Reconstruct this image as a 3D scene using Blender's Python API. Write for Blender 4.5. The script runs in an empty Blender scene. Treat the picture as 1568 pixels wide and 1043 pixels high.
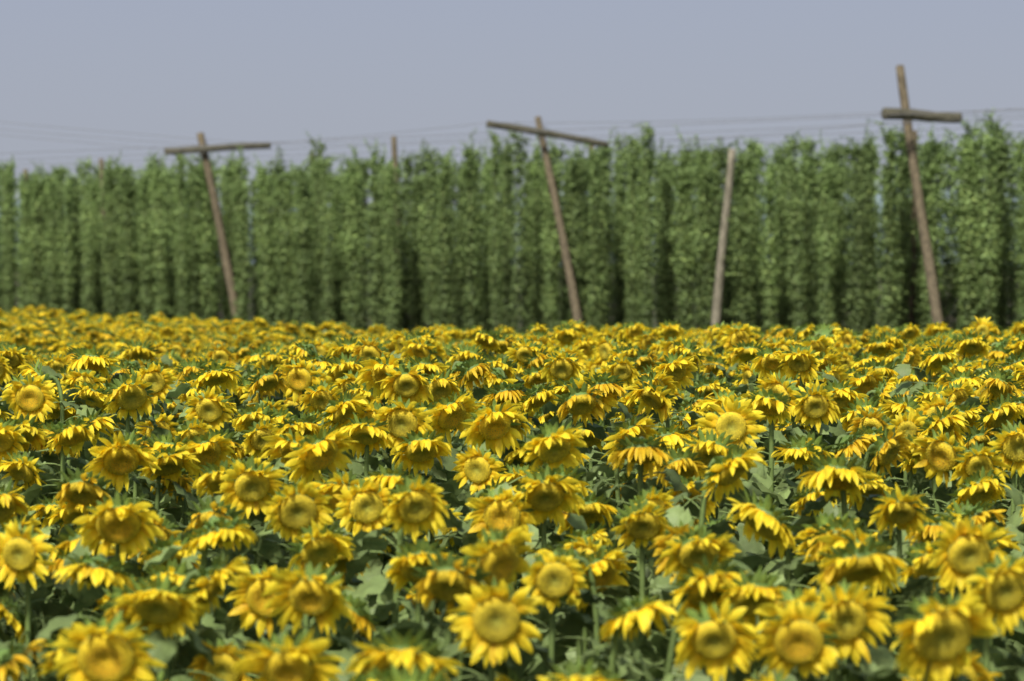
import bpy, math, random
from mathutils import Vector, Matrix, noise
random.seed(7)
R=random.random
def U(a,b): return a+(b-a)*R()
scene=bpy.context.scene
COL=scene.collection
CAMZ=2.75
# ------------------------------------------------------------ terrain
CL=[(0,1.2),(6,1.2),(8,1.15),(10,1.01),(12,.88),(14,.80),(17,.76),(22,.90),(30,1.13),(65,1.2),(90,1.2)]
CR=[(0,1.2),(6,1.2),(8,1.15),(10,1.01),(12,.88),(14,.79),(17,.76),(20,.76),(26,.82),(32,.95),(41,1.2),(90,1.2)]
def interp(t,x):
    if x<=t[0][0]: return t[0][1]
    for (a,va),(b,vb) in zip(t,t[1:]):
        if x<=b: return va+(vb-va)*(x-a)/(b-a)
    return t[-1][1]
def ground(x,y):
    s=(x+2.6)/2.6; s=max(0,min(1,s)); s=s*s*(3-2*s)
    c=interp(CL,y)*(1-s)+interp(CR,y)*s
    return 1.15-c
# ------------------------------------------------------------ mesh builder
class MB:
    def __init__(s): s.v=[];s.f=[];s.m=[];s.c=[]
    def add(s,rows,mat,cols,close=False):
        b=len(s.v); n=len(rows[0])
        for row,c in zip(rows,cols):
            for p in row: s.v.append(tuple(p)); s.c.append((c[0],c[1],c[2],1.0))
        for i in range(len(rows)-1):
            for j in range(n if close else n-1):
                k=(j+1)%n
                s.f.append((b+i*n+j,b+i*n+k,b+(i+1)*n+k,b+(i+1)*n+j)); s.m.append(mat)
    def mesh(s,name,mats):
        me=bpy.data.meshes.new(name); me.from_pydata(s.v,[],s.f)
        for m in mats: me.materials.append(m)
        me.polygons.foreach_set('material_index',s.m)
        me.polygons.foreach_set('use_smooth',[True]*len(s.f))
        a=me.color_attributes.new('Col','FLOAT_COLOR','POINT')
        a.data.foreach_set('color',[x for c in s.c for x in c])
        me.update(); return me
def obj(name,me,loc=(0,0,0),parent=None,rot=0,sc=1):
    o=bpy.data.objects.new(name,me); COL.objects.link(o)
    o.location=loc; o.rotation_euler=(0,0,rot); o.scale=(sc,sc,sc)
    if parent: o.parent=parent
    return o
# ------------------------------------------------------------ materials
def leafmat(name,rough=.6,trans=.3,nscale=25,bump=.0,bscale=300,tint=(1,1,1),spec=.4,rnd=.25):
    m=bpy.data.materials.new(name); m.use_nodes=True; nt=m.node_tree; N=nt.nodes; L=nt.links
    for n in list(N): N.remove(n)
    out=N.new('ShaderNodeOutputMaterial'); at=N.new('ShaderNodeAttribute'); at.attribute_name='Col'
    tc=N.new('ShaderNodeTexCoord'); nz=N.new('ShaderNodeTexNoise'); nz.inputs['Scale'].default_value=nscale; nz.inputs['Detail'].default_value=3
    L.new(tc.outputs['Object'],nz.inputs['Vector'])
    oi=N.new('ShaderNodeObjectInfo')
    mr=N.new('ShaderNodeMapRange'); mr.inputs['From Min'].default_value=.3;mr.inputs['From Max'].default_value=.7
    mr.inputs['To Min'].default_value=.82;mr.inputs['To Max'].default_value=1.14
    L.new(nz.outputs['Fac'],mr.inputs['Value'])
    mr2=N.new('ShaderNodeMapRange'); mr2.inputs['To Min'].default_value=1-rnd;mr2.inputs['To Max'].default_value=1+rnd*.6
    L.new(oi.outputs['Random'],mr2.inputs['Value'])
    mu=N.new('ShaderNodeMath'); mu.operation='MULTIPLY'; L.new(mr.outputs[0],mu.inputs[0]); L.new(mr2.outputs[0],mu.inputs[1])
    vm=N.new('ShaderNodeVectorMath'); vm.operation='SCALE'; L.new(at.outputs['Color'],vm.inputs[0]); L.new(mu.outputs[0],vm.inputs['Scale'])
    vt=N.new('ShaderNodeVectorMath'); vt.operation='MULTIPLY'; L.new(vm.outputs[0],vt.inputs[0]); vt.inputs[1].default_value=tint
    p=N.new('ShaderNodeBsdfPrincipled'); p.inputs['Roughness'].default_value=rough; p.inputs['Specular IOR Level'].default_value=spec
    L.new(vt.outputs[0],p.inputs['Base Color'])
    if bump:
        vo=N.new('ShaderNodeTexVoronoi'); vo.inputs['Scale'].default_value=bscale; L.new(tc.outputs['Object'],vo.inputs['Vector'])
        b=N.new('ShaderNodeBump'); b.inputs['Strength'].default_value=bump; b.inputs['Distance'].default_value=.004
        L.new(vo.outputs['Distance'],b.inputs['Height']); L.new(b.outputs[0],p.inputs['Normal'])
    if trans:
        t=N.new('ShaderNodeBsdfTranslucent'); L.new(vt.outputs[0],t.inputs['Color'])
        mx=N.new('ShaderNodeMixShader'); mx.inputs[0].default_value=trans
        L.new(p.outputs[0],mx.inputs[1]); L.new(t.outputs[0],mx.inputs[2]); L.new(mx.outputs[0],out.inputs[0])
    else: L.new(p.outputs[0],out.inputs[0])
    return m
M_PETAL=leafmat('petal',.55,.48,40,rnd=.05,spec=.25)
M_DISC=leafmat('seed_disc',.8,0,60,bump=.6,bscale=260,spec=.2,rnd=.2)
M_LEAF=leafmat('sunflower_leaf',.55,.24,18,bump=.25,bscale=60,spec=.35,rnd=.2)
M_STEM=leafmat('sunflower_stem',.6,0,30,spec=.3)
M_HOP=leafmat('hop_leaf',.6,.25,3,spec=.3,rnd=.3)
def simple(name,c1,c2,scale,rough=.85,stretch=(1,1,1),bump=.3,detail=6,c3=None,s3=1):
    m=bpy.data.materials.new(name); m.use_nodes=True; nt=m.node_tree; N=nt.nodes; L=nt.links
    p=N['Principled BSDF']; p.inputs['Roughness'].default_value=rough; p.inputs['Specular IOR Level'].default_value=.2
    tc=N.new('ShaderNodeTexCoord'); mp=N.new('ShaderNodeMapping'); mp.inputs['Scale'].default_value=stretch
    nz=N.new('ShaderNodeTexNoise'); nz.inputs['Scale'].default_value=scale; nz.inputs['Detail'].default_value=detail
    L.new(tc.outputs['Object'],mp.inputs[0]); L.new(mp.outputs[0],nz.inputs['Vector'])
    cr=N.new('ShaderNodeValToRGB'); cr.color_ramp.elements[0].position=.35; cr.color_ramp.elements[1].position=.65
    cr.color_ramp.elements[0].color=(*c1,1); cr.color_ramp.elements[1].color=(*c2,1)
    L.new(nz.outputs['Fac'],cr.inputs[0]); last=cr.outputs[0]
    if c3:
        n2=N.new('ShaderNodeTexNoise'); n2.inputs['Scale'].default_value=s3; L.new(tc.outputs['Object'],n2.inputs['Vector'])
        c=N.new('ShaderNodeValToRGB'); c.color_ramp.elements[0].position=.45; c.color_ramp.elements[1].position=.6
        L.new(n2.outputs['Fac'],c.inputs[0])
        mx=N.new('ShaderNodeMix'); mx.data_type='RGBA'; L.new(c.outputs[0],mx.inputs['Factor']); L.new(last,mx.inputs['A']); mx.inputs['B'].default_value=(*c3,1); last=mx.outputs['Result']
    L.new(last,p.inputs['Base Color'])
    b=N.new('ShaderNodeBump'); b.inputs['Strength'].default_value=bump; b.inputs['Distance'].default_value=.05
    L.new(nz.outputs['Fac'],b.inputs['Height']); L.new(b.outputs[0],p.inputs['Normal'])
    return m
M_GROUND=simple('field_soil',(.06,.045,.03),(.13,.10,.065),3,c3=(.045,.075,.02),s3=.35)
M_WOOD=simple('weathered_wood',(.065,.053,.034),(.16,.13,.08),6,stretch=(3,3,.6),bump=.6)
M_WOODD=simple('weathered_crossbar_wood',(.05,.048,.033),(.13,.12,.083),6,stretch=(.6,3,3),bump=.6)
M_PALE=simple('pale_pole_wood',(.15,.135,.095),(.30,.27,.20),5,stretch=(3,3,.5),bump=.5)
M_WIRE=simple('galvanised_wire',(.12,.12,.12),(.2,.2,.2),5,rough=.5)
M_HILL=simple('hazy_hill_woodland',(.16,.21,.22),(.2,.25,.25),.01)  # distance haze is mixed into the hill colour
# ------------------------------------------------------------ sunflower
G=Vector((0,0,-1))
def sunflower(mb,H,tilt,RT,seed,yaw=0,wither=0.,lean=0.):
    rnd=random.Random(seed); u=lambda a,b: rnd.uniform(a,b)
    t=math.radians(tilt); Ym=Matrix.Rotation(yaw,3,'Z')
    n=Ym@Vector((0,-math.cos(t),-math.sin(t))); n.normalize()
    up=Ym@Vector((0,-math.sin(t),math.cos(t))); side=n.cross(up)
    C=Vector((0,0,H)); Rd=RT*u(.47,.57)
    tone=u(.98,1.04)
    prof=[(0,.008),(.25,.011),(.5,.019),(.75,.021),(.92,.013),(1.0,.0)]
    cc=[(.30,.29,.04),(.36,.32,.035),(.47,.37,.03),(.54,.42,.03),(.66,.49,.03),(.48,.38,.04)]
    if rnd.random()<.3: cc=[(.56,.38,.02),(.66,.40,.018),(.68,.38,.015),(.60,.41,.018),(.70,.52,.03),(.48,.38,.04)]
    rows=[]
    for (rr,h) in prof:
        rows.append([C+(up*math.cos(a)+side*math.sin(a))*Rd*max(rr,.002)+n*h*RT/.125 for a in [k*math.tau/20 for k in range(20)]])
    mb.add(rows,1,cc,close=True)
    for k in range(150):
        rr=math.sqrt((k+8)/160.); a=k*2.39996
        h=interp(prof,rr)*RT/.125; r=up*math.cos(a)+side*math.sin(a)
        base=C+r*Rd*rr+n*h; w=.0034; tip=base+n*u(.003,.006)+r*.002
        tt=n.cross(r)
        cb=rr; f=u(.75,1.35)
        col=((.37+.34*cb)*f,(.31+.24*cb)*f,.035)
        mb.add([[base-tt*w-r*w,base+tt*w-r*w,base+r*w*1.3],[tip,tip,tip]],1,[tuple(x*.7 for x in col),col],close=True)
    rows=[]
    for rr,h in [(1.0,0),(1.04,-.012),(.85,-.028),(.45,-.042),(.15,-.052)]:
        rows.append([C+(up*math.cos(a)+side*math.sin(a))*Rd*rr+n*h for a in [k*math.tau/14 for k in range(14)]])
    g0=(.15,.24,.050)
    mb.add(rows,2,[g0]*5,close=True)
    # ray petals, two whorls; upper ones fold forward over the face, lower ones hang
    NP=rnd.randint(42,54)
    droop=(.07+.31*min(1,tilt/60.)+wither*.14)*u(.45,1.25)
    ph1=u(0,6.28); ph2=u(0,6.28); fa=u(0,6.28); fw=u(.0,.35)
    for k in range(NP):
        a=(k+u(-.6,.6))*math.tau/NP
        if rnd.random()<.03+wither*.12: continue
        if math.cos(a-fa)>1-fw*.12 : continue
        r=up*math.cos(a)+side*math.sin(a); tv=n.cross(r)
        L=(RT-Rd)*u(.85,1.45)*(1-.1*wither); W=u(.0092,.0138)*RT/.125*(1-.25*wither)
        al=u(-.3,.6)+.3*math.sin(a*2+ph1)+(.25*wither)+.30*max(0,math.cos(a))*min(1,tilt/40.)
        d=(r*math.cos(al)+n*math.sin(al)+tv*(u(-.35,.35)+.2*math.sin(a*3+ph2))).normalized()
        p=C+r*Rd*.96-n*u(0,.010); kk=droop*u(.15,1.7)
        curl=u(-.18,.22)+wither*.12; tw=u(-1.1,1.1)
        rows=[];cols=[]
        bc=Vector((.96,.66,.026)); tc=Vector((.985,.785,.042))
        if wither>.3 or rnd.random()<.05: tc=Vector((.90,.63,.035)); bc=Vector((.76,.45,.02))
        f=tone*u(.94,1.03)
        for i,wf in enumerate([.5,.85,1,.98,.7,.08]):
            s=(tv-d*tv.dot(d)).normalized(); nn=d.cross(s)
            s2=(s*math.cos(tw*i/5)+nn*math.sin(tw*i/5)); n2=d.cross(s2)
            rows.append([p-s2*W*wf,p+n2*W*wf*.38,p+s2*W*wf])
            cols.append(tuple((bc.lerp(tc,min(1,i/2.5)))*f))
            p=p+d*L/5; d=(d+G*kk+n*curl).normalized()
        mb.add(rows,0,cols)
    # green bracts
    for k in range(36):
        a=(k+u(-.3,.3))*math.tau/36
        r=up*math.cos(a)+side*math.sin(a); tv=n.cross(r)
        lay=k%2
        L=u(.030,.058)*(RT/.125); W=u(.0085,.012)
        p=C+r*Rd*(1.02-.2*lay)-n*(.012+.014*lay); d=(r-n*u(0,.9)).normalized(); rows=[];cols=[]
        f=u(.65,1.2)
        for i,wf in enumerate([1,1,.7,.05]):
            s=(tv-d*tv.dot(d)).normalized(); nn=d.cross(s)
            rows.append([p-s*W*wf,p+nn*W*wf*.3,p+s*W*wf]); cols.append((.185*f,.275*f,.052*f))
            p=p+d*L/3; d=(d+G*u(-.1,.35)+n*u(-.1,.3)).normalized()
        mb.add(rows,2,cols)
    # stem
    A=C-n*.048; fwd=Ym@Vector((0,1,0)); B=Vector((0,0,0))+fwd*.12
    P=[B,B+Vector((u(-.04,.04),0,H*.80)),A+Vector((-n.x*.13,-n.y*.13,.015+max(0,-n.z)*.05)),A]
    def bez(q): 
        return P[0]*(1-q)**3+P[1]*3*q*(1-q)**2+P[2]*3*q*q*(1-q)+P[3]*q**3
    rows=[];cols=[]
    NS=16
    for i in range(NS+1):
        q=i/NS; c=bez(q); d=(bez(min(1,q+.01))-bez(max(0,q-.01))).normalized()
        s=d.cross(Vector((1,.1,0))).normalized(); s2=d.cross(s); rad=.013-.004*q
        if i==NS: rad=.015
        rows.append([c+(s*math.cos(a)+s2*math.sin(a))*rad for a in [j*math.tau/7 for j in range(7)]])
        cols.append((.13,.185,.05))
    mb.add(rows,3,cols,close=True)
    # leaves
    NLf=27; a0=u(0,6.28)
    for k in range(NLf):
        top=k/(NLf-1)
        zt=.45+(H-.07-.45)*top**.65
        lo_,hi_=0,1
        for _ in range(12):
            q=(lo_+hi_)/2
            if bez(q).z<zt and q<.84: lo_=q
            else: hi_=q
        a=a0+k*2.4+u(-.3,.3); base=bez(q)
        if top>.78 and math.sin(a-yaw)<-.25: a=-a+u(-.2,.2)   # top leaves stand behind the nodding head
        o=Vector((math.cos(a),math.sin(a),0))
        Lf=(.205-.07*top**3)*u(.65,1.2); Wf=Lf*u(.32,.42)
        d=(o+Vector((0,0,u(.0,.6)))).normalized(); pl=u(.07,.18)*(1-.15*top)
        tv=Vector((-o.y,o.x,0))
        rows=[[base+tv*x+Vector((0,0,z)) for x,z in ((-.004,0),(.004,0),(0,.006))]]
        p=base
        for i in range(3):
            p=p+d*pl/3; rows.append([p+tv*x+Vector((0,0,z)) for x,z in ((-.003,0),(.003,0),(0,.005))]); d=(d+G*.22).normalized()
        mb.add(rows,3,[(.15,.205,.06)]*4,close=True)
        rows=[];cols=[]; f=u(.7,1.3); kk=u(.05,.36); ph=u(0,6); roll=u(-.9,.9)
        for i,wf in enumerate([.30,.86,1.0,.93,.72,.42,.03]):
            s=(tv-d*tv.dot(d)).normalized(); nn=s.cross(d)
            s=(s*math.cos(roll)+nn*math.sin(roll)); nn=s.cross(d)
            row=[]
            for j,x in enumerate((-1,-.55,0,.55,1)):
                back=-.05*Lf*abs(x) if i<=1 else 0
                row.append(p+s*x*Wf*wf+nn*(abs(x)*.22*Wf*wf+.012*math.sin(ph+i*2.1+j*3))+d*back)
            rows.append(row); cols.append((.180*f,.242*f,.080*f))
            p=p+d*Lf/6; d=(d+G*kk).normalized()
        mb.add(rows,2,cols)
SM=[M_PETAL,M_DISC,M_LEAF,M_STEM]
# individually standing, clearly readable plants (x, y, head height above datum, nod, yaw deg, diameter)
HERO=[(.964,12.5,2.02,4,0,.275),(-.046,8.3,1.70,10,4,.26),(-.61,8.6,1.733,35,-6,.27),(.139,9.2,1.715,12,0,.21),
(-.30,9.4,1.736,48,10,.25),(-.778,10.3,1.84,22,10,.25),(-1.359,9.8,1.839,35,10,.28),(-1.666,9.6,1.758,12,-8,.23),
(-.465,11,1.879,50,-8,.26),(.126,10.8,1.857,42,8,.29),(.471,10.2,1.80,40,0,.22),(.63,9.6,1.758,42,4,.25),
(1.449,9.0,1.82,22,6,.26),(1.41,10.3,1.84,45,0,.23),(.974,8.3,1.70,22,8,.26),(.82,8.1,1.662,22,-6,.25),
(1.153,7.6,1.747,28,12,.29),(.578,8.1,1.671,30,0,.26),(-1.103,7.7,1.672,22,0,.28),(-1.074,8.6,1.703,45,-6,.25),
(1.423,8.2,1.80,22,14,.25),(.403,14.5,2.067,28,0,.27),(1.658,15.5,1.992,12,0,.22),(1.906,13.7,1.932,12,-8,.2),
(1.427,15.5,2.003,42,6,.26),(-1.524,14.3,2.001,26,-4,.24),(-1.006,15,2.016,36,0,.24),(-.558,15,2.096,34,8,.30),
(-1.904,14.2,2.072,38,16,.28),(-2.342,13.8,2.085,20,0,.26),(-2.41,16,2.05,35,0,.25),(-1.65,12,1.91,38,14,.30),
(-1.494,12.3,1.869,55,28,.27),(-.399,12.5,1.918,52,14,.28),(-.669,13,1.959,55,-6,.27),(.305,17.5,2.087,34,0,.27),
(.092,19,2.126,36,-5,.25),(.694,14,2.075,46,-50,.27),(1.973,12,1.882,30,0,.24),(3.97,24,2.155,8,0,.25),
(1.785,23,2.09,22,-10,.22),(1.266,12.5,1.895,62,-30,.24),(-.013,14,1.946,46,0,.22),(2.445,19.5,2.034,46,0,.24),
(-1.035,11.3,1.855,28,14,.27),(2.23,12.5,1.932,25,0,.26),(.369,8.4,1.698,60,50,.24),(.75,8.8,1.70,46,0,.25),
(-.98,13,1.974,60,36,.26),(-.60,7.6,1.654,32,0,.27),(.19,7.5,1.60,40,0,.25),(-.68,10.0,1.73,40,30,.25)]
for i,(x,y,z,tl,yw,dm) in enumerate(HERO):
    g=ground(x,y); mb=MB(); sunflower(mb,z-g,tl,dm/2*1.03,100+i,math.radians(yw))
    obj('sunflower',mb.mesh('sunflower',SM),(x,y,g))
variants=[]
for i,(tl,dm,wi) in enumerate([(14,.23,0),(24,.26,0),(30,.22,.2),(36,.28,0),(26,.25,.5),(42,.25,0),(46,.29,.2),(40,.24,0),(52,.25,.6),(56,.22,.2),(60,.27,0),(66,.25,.8),(50,.24,.9),(44,.28,.3),(62,.29,.1),(58,.26,.4),(68,.25,.2),(34,.26,.1),(48,.23,0),(20,.27,.3),(54,.24,.1),(38,.28,0)]):
    mb=MB(); sunflower(mb,1.60,tl,dm/2*1.03,500+i,0,wi); variants.append(mb.mesh('sunflower_plant',SM))
field=bpy.data.objects.new('sunflower_field',None); COL.objects.link(field)
y=4.2; ri=0; cnt=0
while y<66:
    x=-.2*y-2.0
    xm=.2*y+2.0
    sp=.335
    while x<xm:
        px=x+U(-.18,.18); py=y+U(-.19,.19)
        x+=sp
        yend=41-2.05*min(px,0)
        if py>yend+U(-.4,.4): continue
        if py<6.4 and abs(px)<1.4: continue
        bad=False
        for h in HERO:
            dx=abs(px-h[0]); dy=h[1]-py
            if (dx<.17 and -.12<dy<.55) or (dx*dx+dy*dy<.03): bad=True;break
        if bad: continue
        yaw=random.gauss(.05,.55)
        if R()<.12: yaw+=U(-1.3,1.3)
        sc=random.gauss(.99,.065); sc=max(.81,min(1.12,sc))
        o=obj('sunflower_plant',random.choice(variants),(px,py,ground(px,py)-.02),field,yaw,sc); cnt+=1
        o.rotation_euler=(U(-.08,.08),U(-.09,.09),yaw)
    y+=.385; ri+=1
print('plants',cnt)
# ------------------------------------------------------------ hop plants
def hopleaf(mb,p,d,s,size,col):
    nn=d.cross(s).normalized()
    a=p; b=p+d*size
    l=p+d*size*.45-s*size*.52+nn*size*.12; r=p+d*size*.45+s*size*.52+nn*size*.12
    k=len(mb.v)
    for q in (a,l,b,r): mb.v.append(tuple(q)); mb.c.append((*col,1))
    mb.f.append((k,k+3,k+2)); mb.m.append(0); mb.f.append((k,k+2,k+1)); mb.m.append(0)
def hop(seed,N=4300):
    rnd=random.Random(seed); u=rnd.uniform; mb=MB()
    Ht=u(5.05,5.6); ext=u(.5,1.35)
    off=Vector((seed*3.1,seed*1.7,0))
    strands=[(-.08,-.14),(.08,.14),(0,.0)]
    for sx,tx in strands:
        rows=[]
        for i in range(9):
            h=i/8; c=Vector((sx*.5+(tx)*h,0.02*math.sin(i*2),h*(Ht+.6)))
            rows.append([c+Vector((math.cos(a)*.015,math.sin(a)*.015,0)) for a in (0,2.1,4.2)])
        mb.add(rows,0,[(.08,.09,.03)]*9,close=True)
    for k in range(N):
        z=.1+rnd.random()**.92*(Ht+ext); h=z/Ht
        if h>.91 and rnd.random()<.74: continue
        sx,tx=rnd.choice(strands if h<1 else strands[:2])
        ns=noise.noise(Vector((off.x,0,z*1.1)))
        ns2=noise.noise(Vector((off.x*2+tx*9,3,z*4.0)))
        if h>1 and ns2<-.02: continue
        rad=(.25+.22*ns+.30*ns2)*(.85+.35*min(h,1))*(1 if h<.83 else max(.36,1.-3.4*(h-.83)))
        rad=max(.05,rad)
        a=u(0,math.tau); rr=rad*math.sqrt(u(.2,1.25))
        cx=sx*.5+tx*h+.16*noise.noise(Vector((off.x,9,z*.5)))
        o=Vector((math.cos(a),math.sin(a),0))
        p=Vector((cx,0,z))+o*rr
        d=(o*u(.2,1)+Vector((u(-.5,.5),u(-.5,.5),u(-1.1,.25)))).normalized()
        s=Vector((-o.y,o.x,u(-.6,.6))); s=(s-d*s.dot(d)).normalized()
        f=u(.7,1.3)*(.64+.50*min(h,1.1))*(1+.6*ns2+.4*ns)  # height term darkens lower leaves: shade low in the columns, put into the colour
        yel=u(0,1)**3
        hopleaf(mb,p,d,s,u(.055,.105),((.155+.05*yel)*f,(.225+.04*yel)*f,.072*f))  # leaf colour kept paler and greyer to suggest haze over the yard
    for k in range(50):
        if k<14:
            z=u(.2,.95)*Ht; h=z/Ht; L=u(.3,.6); d=Vector((u(-1,1),u(-1,.3),u(-.5,.3))).normalized(); g=.14
        else:
            z=Ht+u(-.3,ext); h=1; L=u(.2,.6) if k<46 else u(.6,1.2); d=Vector((u(-1.,1.),u(-.6,.6),u(-.2,1.1))).normalized(); g=u(0,.22)
            if k>=46: d=Vector((u(-.6,.6),u(-.3,.3),.8)).normalized(); g=u(0,.14)
        sx,tx=rnd.choice(strands); p=Vector((sx*.5+tx*h,0,z))
        nst=int(L/.06)
        for i in range(nst):
            q=p+d*.06
            s0=d.cross(Vector((.3,1,.2))).normalized()*.006
            mb.add([[p-s0,p+s0],[q-s0,q+s0]],0,[(.11,.15,.05)]*2)
            p=q; d=(d+Vector((u(-.2,.2),u(-.2,.2),u(-.15,.15)-g))).normalized()
            for e in range(5 if i<nst*.6 else 3):
                o=Vector((u(-1,1),u(-1,1),u(-.9,.4))).normalized(); s=o.cross(Vector((u(-1,1),u(-1,1),1))).normalized()
                f=u(.8,1.4); sz=u(.06,.12)*(1-.4*i/nst)
                hopleaf(mb,p+o*u(0,.08),o,s,sz,(.175*f,.25*f,.08*f))
    return mb.mesh('hop_plant',[M_HOP])
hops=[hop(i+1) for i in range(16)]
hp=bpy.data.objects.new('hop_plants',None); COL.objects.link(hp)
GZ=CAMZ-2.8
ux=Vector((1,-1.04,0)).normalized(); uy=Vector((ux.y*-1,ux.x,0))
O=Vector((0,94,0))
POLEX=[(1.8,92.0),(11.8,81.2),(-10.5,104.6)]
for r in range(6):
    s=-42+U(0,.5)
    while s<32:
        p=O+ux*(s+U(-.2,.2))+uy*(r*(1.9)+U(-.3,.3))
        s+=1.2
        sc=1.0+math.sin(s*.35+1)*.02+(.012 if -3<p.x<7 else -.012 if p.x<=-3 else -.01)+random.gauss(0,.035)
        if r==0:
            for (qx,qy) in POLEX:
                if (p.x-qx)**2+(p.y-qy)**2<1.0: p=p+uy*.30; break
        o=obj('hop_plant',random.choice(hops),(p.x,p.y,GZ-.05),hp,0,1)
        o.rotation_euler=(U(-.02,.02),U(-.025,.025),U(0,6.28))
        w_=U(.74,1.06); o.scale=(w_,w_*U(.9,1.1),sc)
# ------------------------------------------------------------ trellis poles
def log(name,a,b,r0,r1,mat,parent,seed=0):
    a=Vector(a);b=Vector(b); d=(b-a); L=d.length; d.normalize()
    s=d.cross(Vector((.2,1,.3))).normalized(); s2=d.cross(s)
    mb=MB(); rows=[]; n=14; NSg=16
    for i in range(NSg+1):
        q=i/NSg; c=a+d*L*q+s*.03*math.sin(q*5+seed)+s2*.025*math.sin(q*7+seed*2); rad=r0+(r1-r0)*q
        rows.append([c+(s*math.cos(t)+s2*math.sin(t))*rad*(1+.14*noise.noise(Vector((math.cos(t)*1.5+seed,math.sin(t)*1.5,q*L*.8)))) for t in [k*math.tau/n for k in range(n)]])
    def shr(row,f,o): 
        c=sum(row,Vector())/len(row); return [c+(p-c)*f+o for p in row]
    rows=[shr(rows[0],.02,-d*.02),shr(rows[0],.8,-d*.015)]+rows+[shr(rows[-1],.8,d*.015),shr(rows[-1],.02,d*.02)]
    mb.add(rows,0,[(1,1,1)]*len(rows),close=True)
    return obj(name,mb.mesh(name,[mat]),(0,0,0),parent)
def wire_curve(name,segs,rad,parent=None):
    mb=MB()
    for a,b,sag in segs:
        a=Vector(a);b=Vector(b);rows=[];n=14
        for i in range(n+1):
            q=i/n; p=a.lerp(b,q)-Vector((0,0,sag*4*q*(1-q)))
            rows.append([p+Vector((0,math.cos(t)*rad,math.sin(t)*rad)) for t in (0,2.09,4.19)])
        mb.add(rows,0,[(1,1,1)]*(n+1),close=True)
    return obj(name,mb.mesh(name,[M_WIRE]),(0,0,0),parent)
Z=CAMZ
def tpole(top,base,c0,c1,r,rc,seed,wood=M_WOOD):
    e=bpy.data.objects.new('trellis_pole',None); COL.objects.link(e)
    log('post',base,top,r*1.15,r*.85,wood,e,seed)
    if c0: 
        log('crossbar',c0,c1,rc,rc*.92,M_WOODD,e,seed+3)
        T=Vector(top);B=Vector(base);C0=Vector(c0);C1=Vector(c1)
        q=(C0.lerp(C1,.4).z-B.z)/(T.z-B.z); j=B.lerp(T,q); mb=MB()
        for k in range(3):
            rows=[]
            for t in range(17):
                a=t*math.tau/16
                c=j+Vector((math.cos(a)*(r*1.25),math.sin(a)*(r*1.25)-.1,.09*(k-1)+.16*math.cos(a)))
                rows.append([c+Vector((0,0,.015)),c+Vector((0,.012,-.01)),c+Vector((0,-.012,-.01))])
            mb.add(rows,0,[(1,1,1)]*17,close=True)
        obj('wire_lashing',mb.mesh('wire_lashing',[M_WIRE]),(0,0,0),e)
    return e
tpole((-11.55,105.5,Z+4.72),(-9.85,104.3,GZ-.3),(-12.75,104.6,Z+4.05),(-8.97,105.6,Z+4.28),.15,.13,1)
tpole((.85,93.1,Z+4.70),(2.36,91.0,GZ-.3),(-.77,91.5,Z+4.43),(3.13,93.2,Z+3.80),.13,.115,2)
tpole((11.18,82.1,Z+5.6),(12.10,79.6,GZ-.3),(10.45,80.2,Z+4.14),(12.75,81.2,Z+4.10),.14,.16,4)
tpole((6.62,86.0,Z+3.37),(6.20,87.6,GZ-.3),None,None,.125,.1,6,M_PALE)
tpole((11.95,84.6,Z+3.85),(12.2,86.6,GZ-.3),None,None,.09,.1,7,M_WOOD)
for x,yy,z in ((-4.3,104,4.55),(2.9,103,4.35),(-17.3,120,4.3),(-8.0,114,4.35),(-21.0,123,3.95),(20,84,4.3)):
    tpole((x,yy,Z+z),(x+.2,yy,GZ-.3),None,None,.12,.1,x,M_WOOD)
tpole((-31,106,Z+6.4),(-29,104,GZ-.3),(-32.4,105,Z+6.0),(-29.2,106,Z+6.1),.15,.13,9)
tpole((26,66,Z+5.0),(27,64.5,GZ-.3),(24.8,65,Z+3.9),(27.4,66,Z+3.9),.15,.13,10)
segs=[((-12.7,104.7,Z+4.10),(-32.4,105,Z+6.1),.1),((-11.0,105.1,Z+4.25),(-30.8,105.5,Z+6.15),.15),((-9.0,105.6,Z+4.33),(-29.2,106,Z+6.2),.1),
((-12.7,104.7,Z+4.10),(-.77,91.6,Z+4.45),.1),((-9.0,105.6,Z+4.33),(1.2,92.4,Z+4.15),.1),
((-.77,91.6,Z+4.45),(10.5,80.4,Z+4.2),.1),((3.1,93.2,Z+3.85),(12.75,81.2,Z+4.15),.1),
((12.75,81.2,Z+4.15),(27.4,66,Z+3.95),.1),((11.1,80.6,Z+4.2),(25,65.2,Z+4.0),.1)]
for k in range(4):
    segs.append(((-33+k*2,112+k*6,Z+3.75+.1*k),(22+k*1.5,60+k*6,Z+3.75+.1*k),.1))
wire_curve('trellis_wires',segs,.009)
# ------------------------------------------------------------ ground & hills
def axis(lo,hi,d0,d1,step,g):
    a=[];v=d0
    while v<=d1: a.append(v); v+=step
    s=step
    while a[-1]<hi: s*=g; a.append(a[-1]+s)
    s=step; b=[a[0]]
    while b[-1]>lo: s*=g; b.append(b[-1]-s)
    return sorted(set(b[1:]+a))
XS=axis(-4000,4000,-30,30,1.0,1.35); YS=axis(-500,6000,0,70,1.0,1.35)
mb=MB(); rows=[[Vector((x,yy,ground(x,yy)+(.02*noise.noise(Vector((x*.8,yy*.8,0)))))) for x in XS] for yy in YS]
mb.add(rows,0,[(1,1,1)]*len(rows)); obj('ground',mb.mesh('ground',[M_GROUND]))
mb=MB()
xs=[-1500+i*25 for i in range(121)]
def hz(x): return 30+22*noise.noise(Vector((x*.0022+3,0,0)))+6*noise.noise(Vector((x*.012,5,0)))+2*noise.noise(Vector((x*.06,8,0)))
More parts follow.
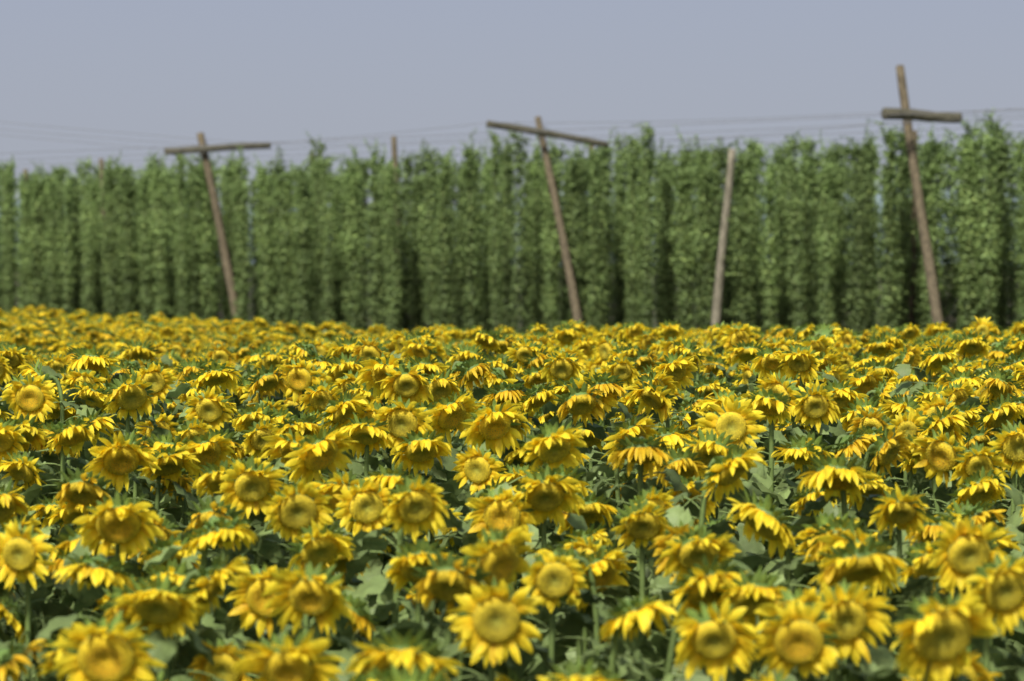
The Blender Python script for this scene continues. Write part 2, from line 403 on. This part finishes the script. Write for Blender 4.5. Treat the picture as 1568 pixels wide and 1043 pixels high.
rows=[[Vector((x,1500+40*noise.noise(Vector((x*.01,i,0)))+i*120,GZ-2+(hz(x)+14)*[0,.45,.85,1,.6,0][i])) for x in xs] for i in range(6)]
mb.add(rows,0,[(1,1,1)]*6); obj('distant_hills',mb.mesh('distant_hills',[M_HILL]))
# ------------------------------------------------------------ light
EL=math.radians(46); RO=math.radians(200)
w=bpy.data.worlds.new('World'); scene.world=w; w.use_nodes=True; nt=w.node_tree; L=nt.links
bg=nt.nodes['Background']; sky=nt.nodes.new('ShaderNodeTexSky'); sky.sky_type='NISHITA'; sky.sun_disc=False
sky.sun_elevation=EL; sky.sun_rotation=RO; sky.air_density=1.0; sky.dust_density=3.0; sky.ozone_density=1.0
# hazy layer low over the horizon: dulls the clear-sky brightness there (world direction, seen alike by all rays)
tc=nt.nodes.new('ShaderNodeTexCoord'); sp_=nt.nodes.new('ShaderNodeSeparateXYZ'); L.new(tc.outputs['Generated'],sp_.inputs[0])
mr=nt.nodes.new('ShaderNodeMapRange'); mr.interpolation_type='SMOOTHSTEP'
mr.inputs['From Min'].default_value=.12; mr.inputs['From Max'].default_value=.34; mr.inputs['To Min'].default_value=.9; mr.inputs['To Max'].default_value=0
L.new(sp_.outputs['Z'],mr.inputs['Value'])
rp=nt.nodes.new('ShaderNodeValToRGB'); rp.color_ramp.elements[0].position=.0; rp.color_ramp.elements[1].position=.14
rp.color_ramp.elements[0].color=(2.66,2.83,3.24,1); rp.color_ramp.elements[1].color=(2.22,2.47,3.35,1)
L.new(sp_.outputs['Z'],rp.inputs[0])
mx=nt.nodes.new('ShaderNodeMix'); mx.data_type='RGBA'; L.new(mr.outputs[0],mx.inputs['Factor'])
L.new(sky.outputs[0],mx.inputs['A']); L.new(rp.outputs[0],mx.inputs['B'])
L.new(mx.outputs['Result'],bg.inputs[0]); bg.inputs[1].default_value=.15
sv=Vector((math.sin(RO)*math.cos(EL),math.cos(RO)*math.cos(EL),math.sin(EL)))
ld=bpy.data.lights.new('sun','SUN'); ld.energy=5.0; ld.angle=math.radians(6); ld.color=(1,.97,.90)
lo=bpy.data.objects.new('sun',ld); COL.objects.link(lo); lo.rotation_euler=(-sv).to_track_quat('-Z','Y').to_euler(); lo.location=(0,0,30)
# ------------------------------------------------------------ camera
cd=bpy.data.cameras.new('camera'); cam=bpy.data.objects.new('camera',cd); COL.objects.link(cam)
cam.location=(0,0,CAMZ); cam.rotation_euler=(math.radians(90-1.6),0,0)
cd.lens=100; cd.sensor_width=36; cd.clip_end=12000; cd.clip_start=.1
cd.dof.use_dof=True; cd.dof.focus_distance=15; cd.dof.aperture_fstop=2.9; cd.dof.aperture_blades=9
scene.camera=cam
scene.view_settings.view_transform='Standard'; scene.view_settings.look='None'; scene.view_settings.exposure=0
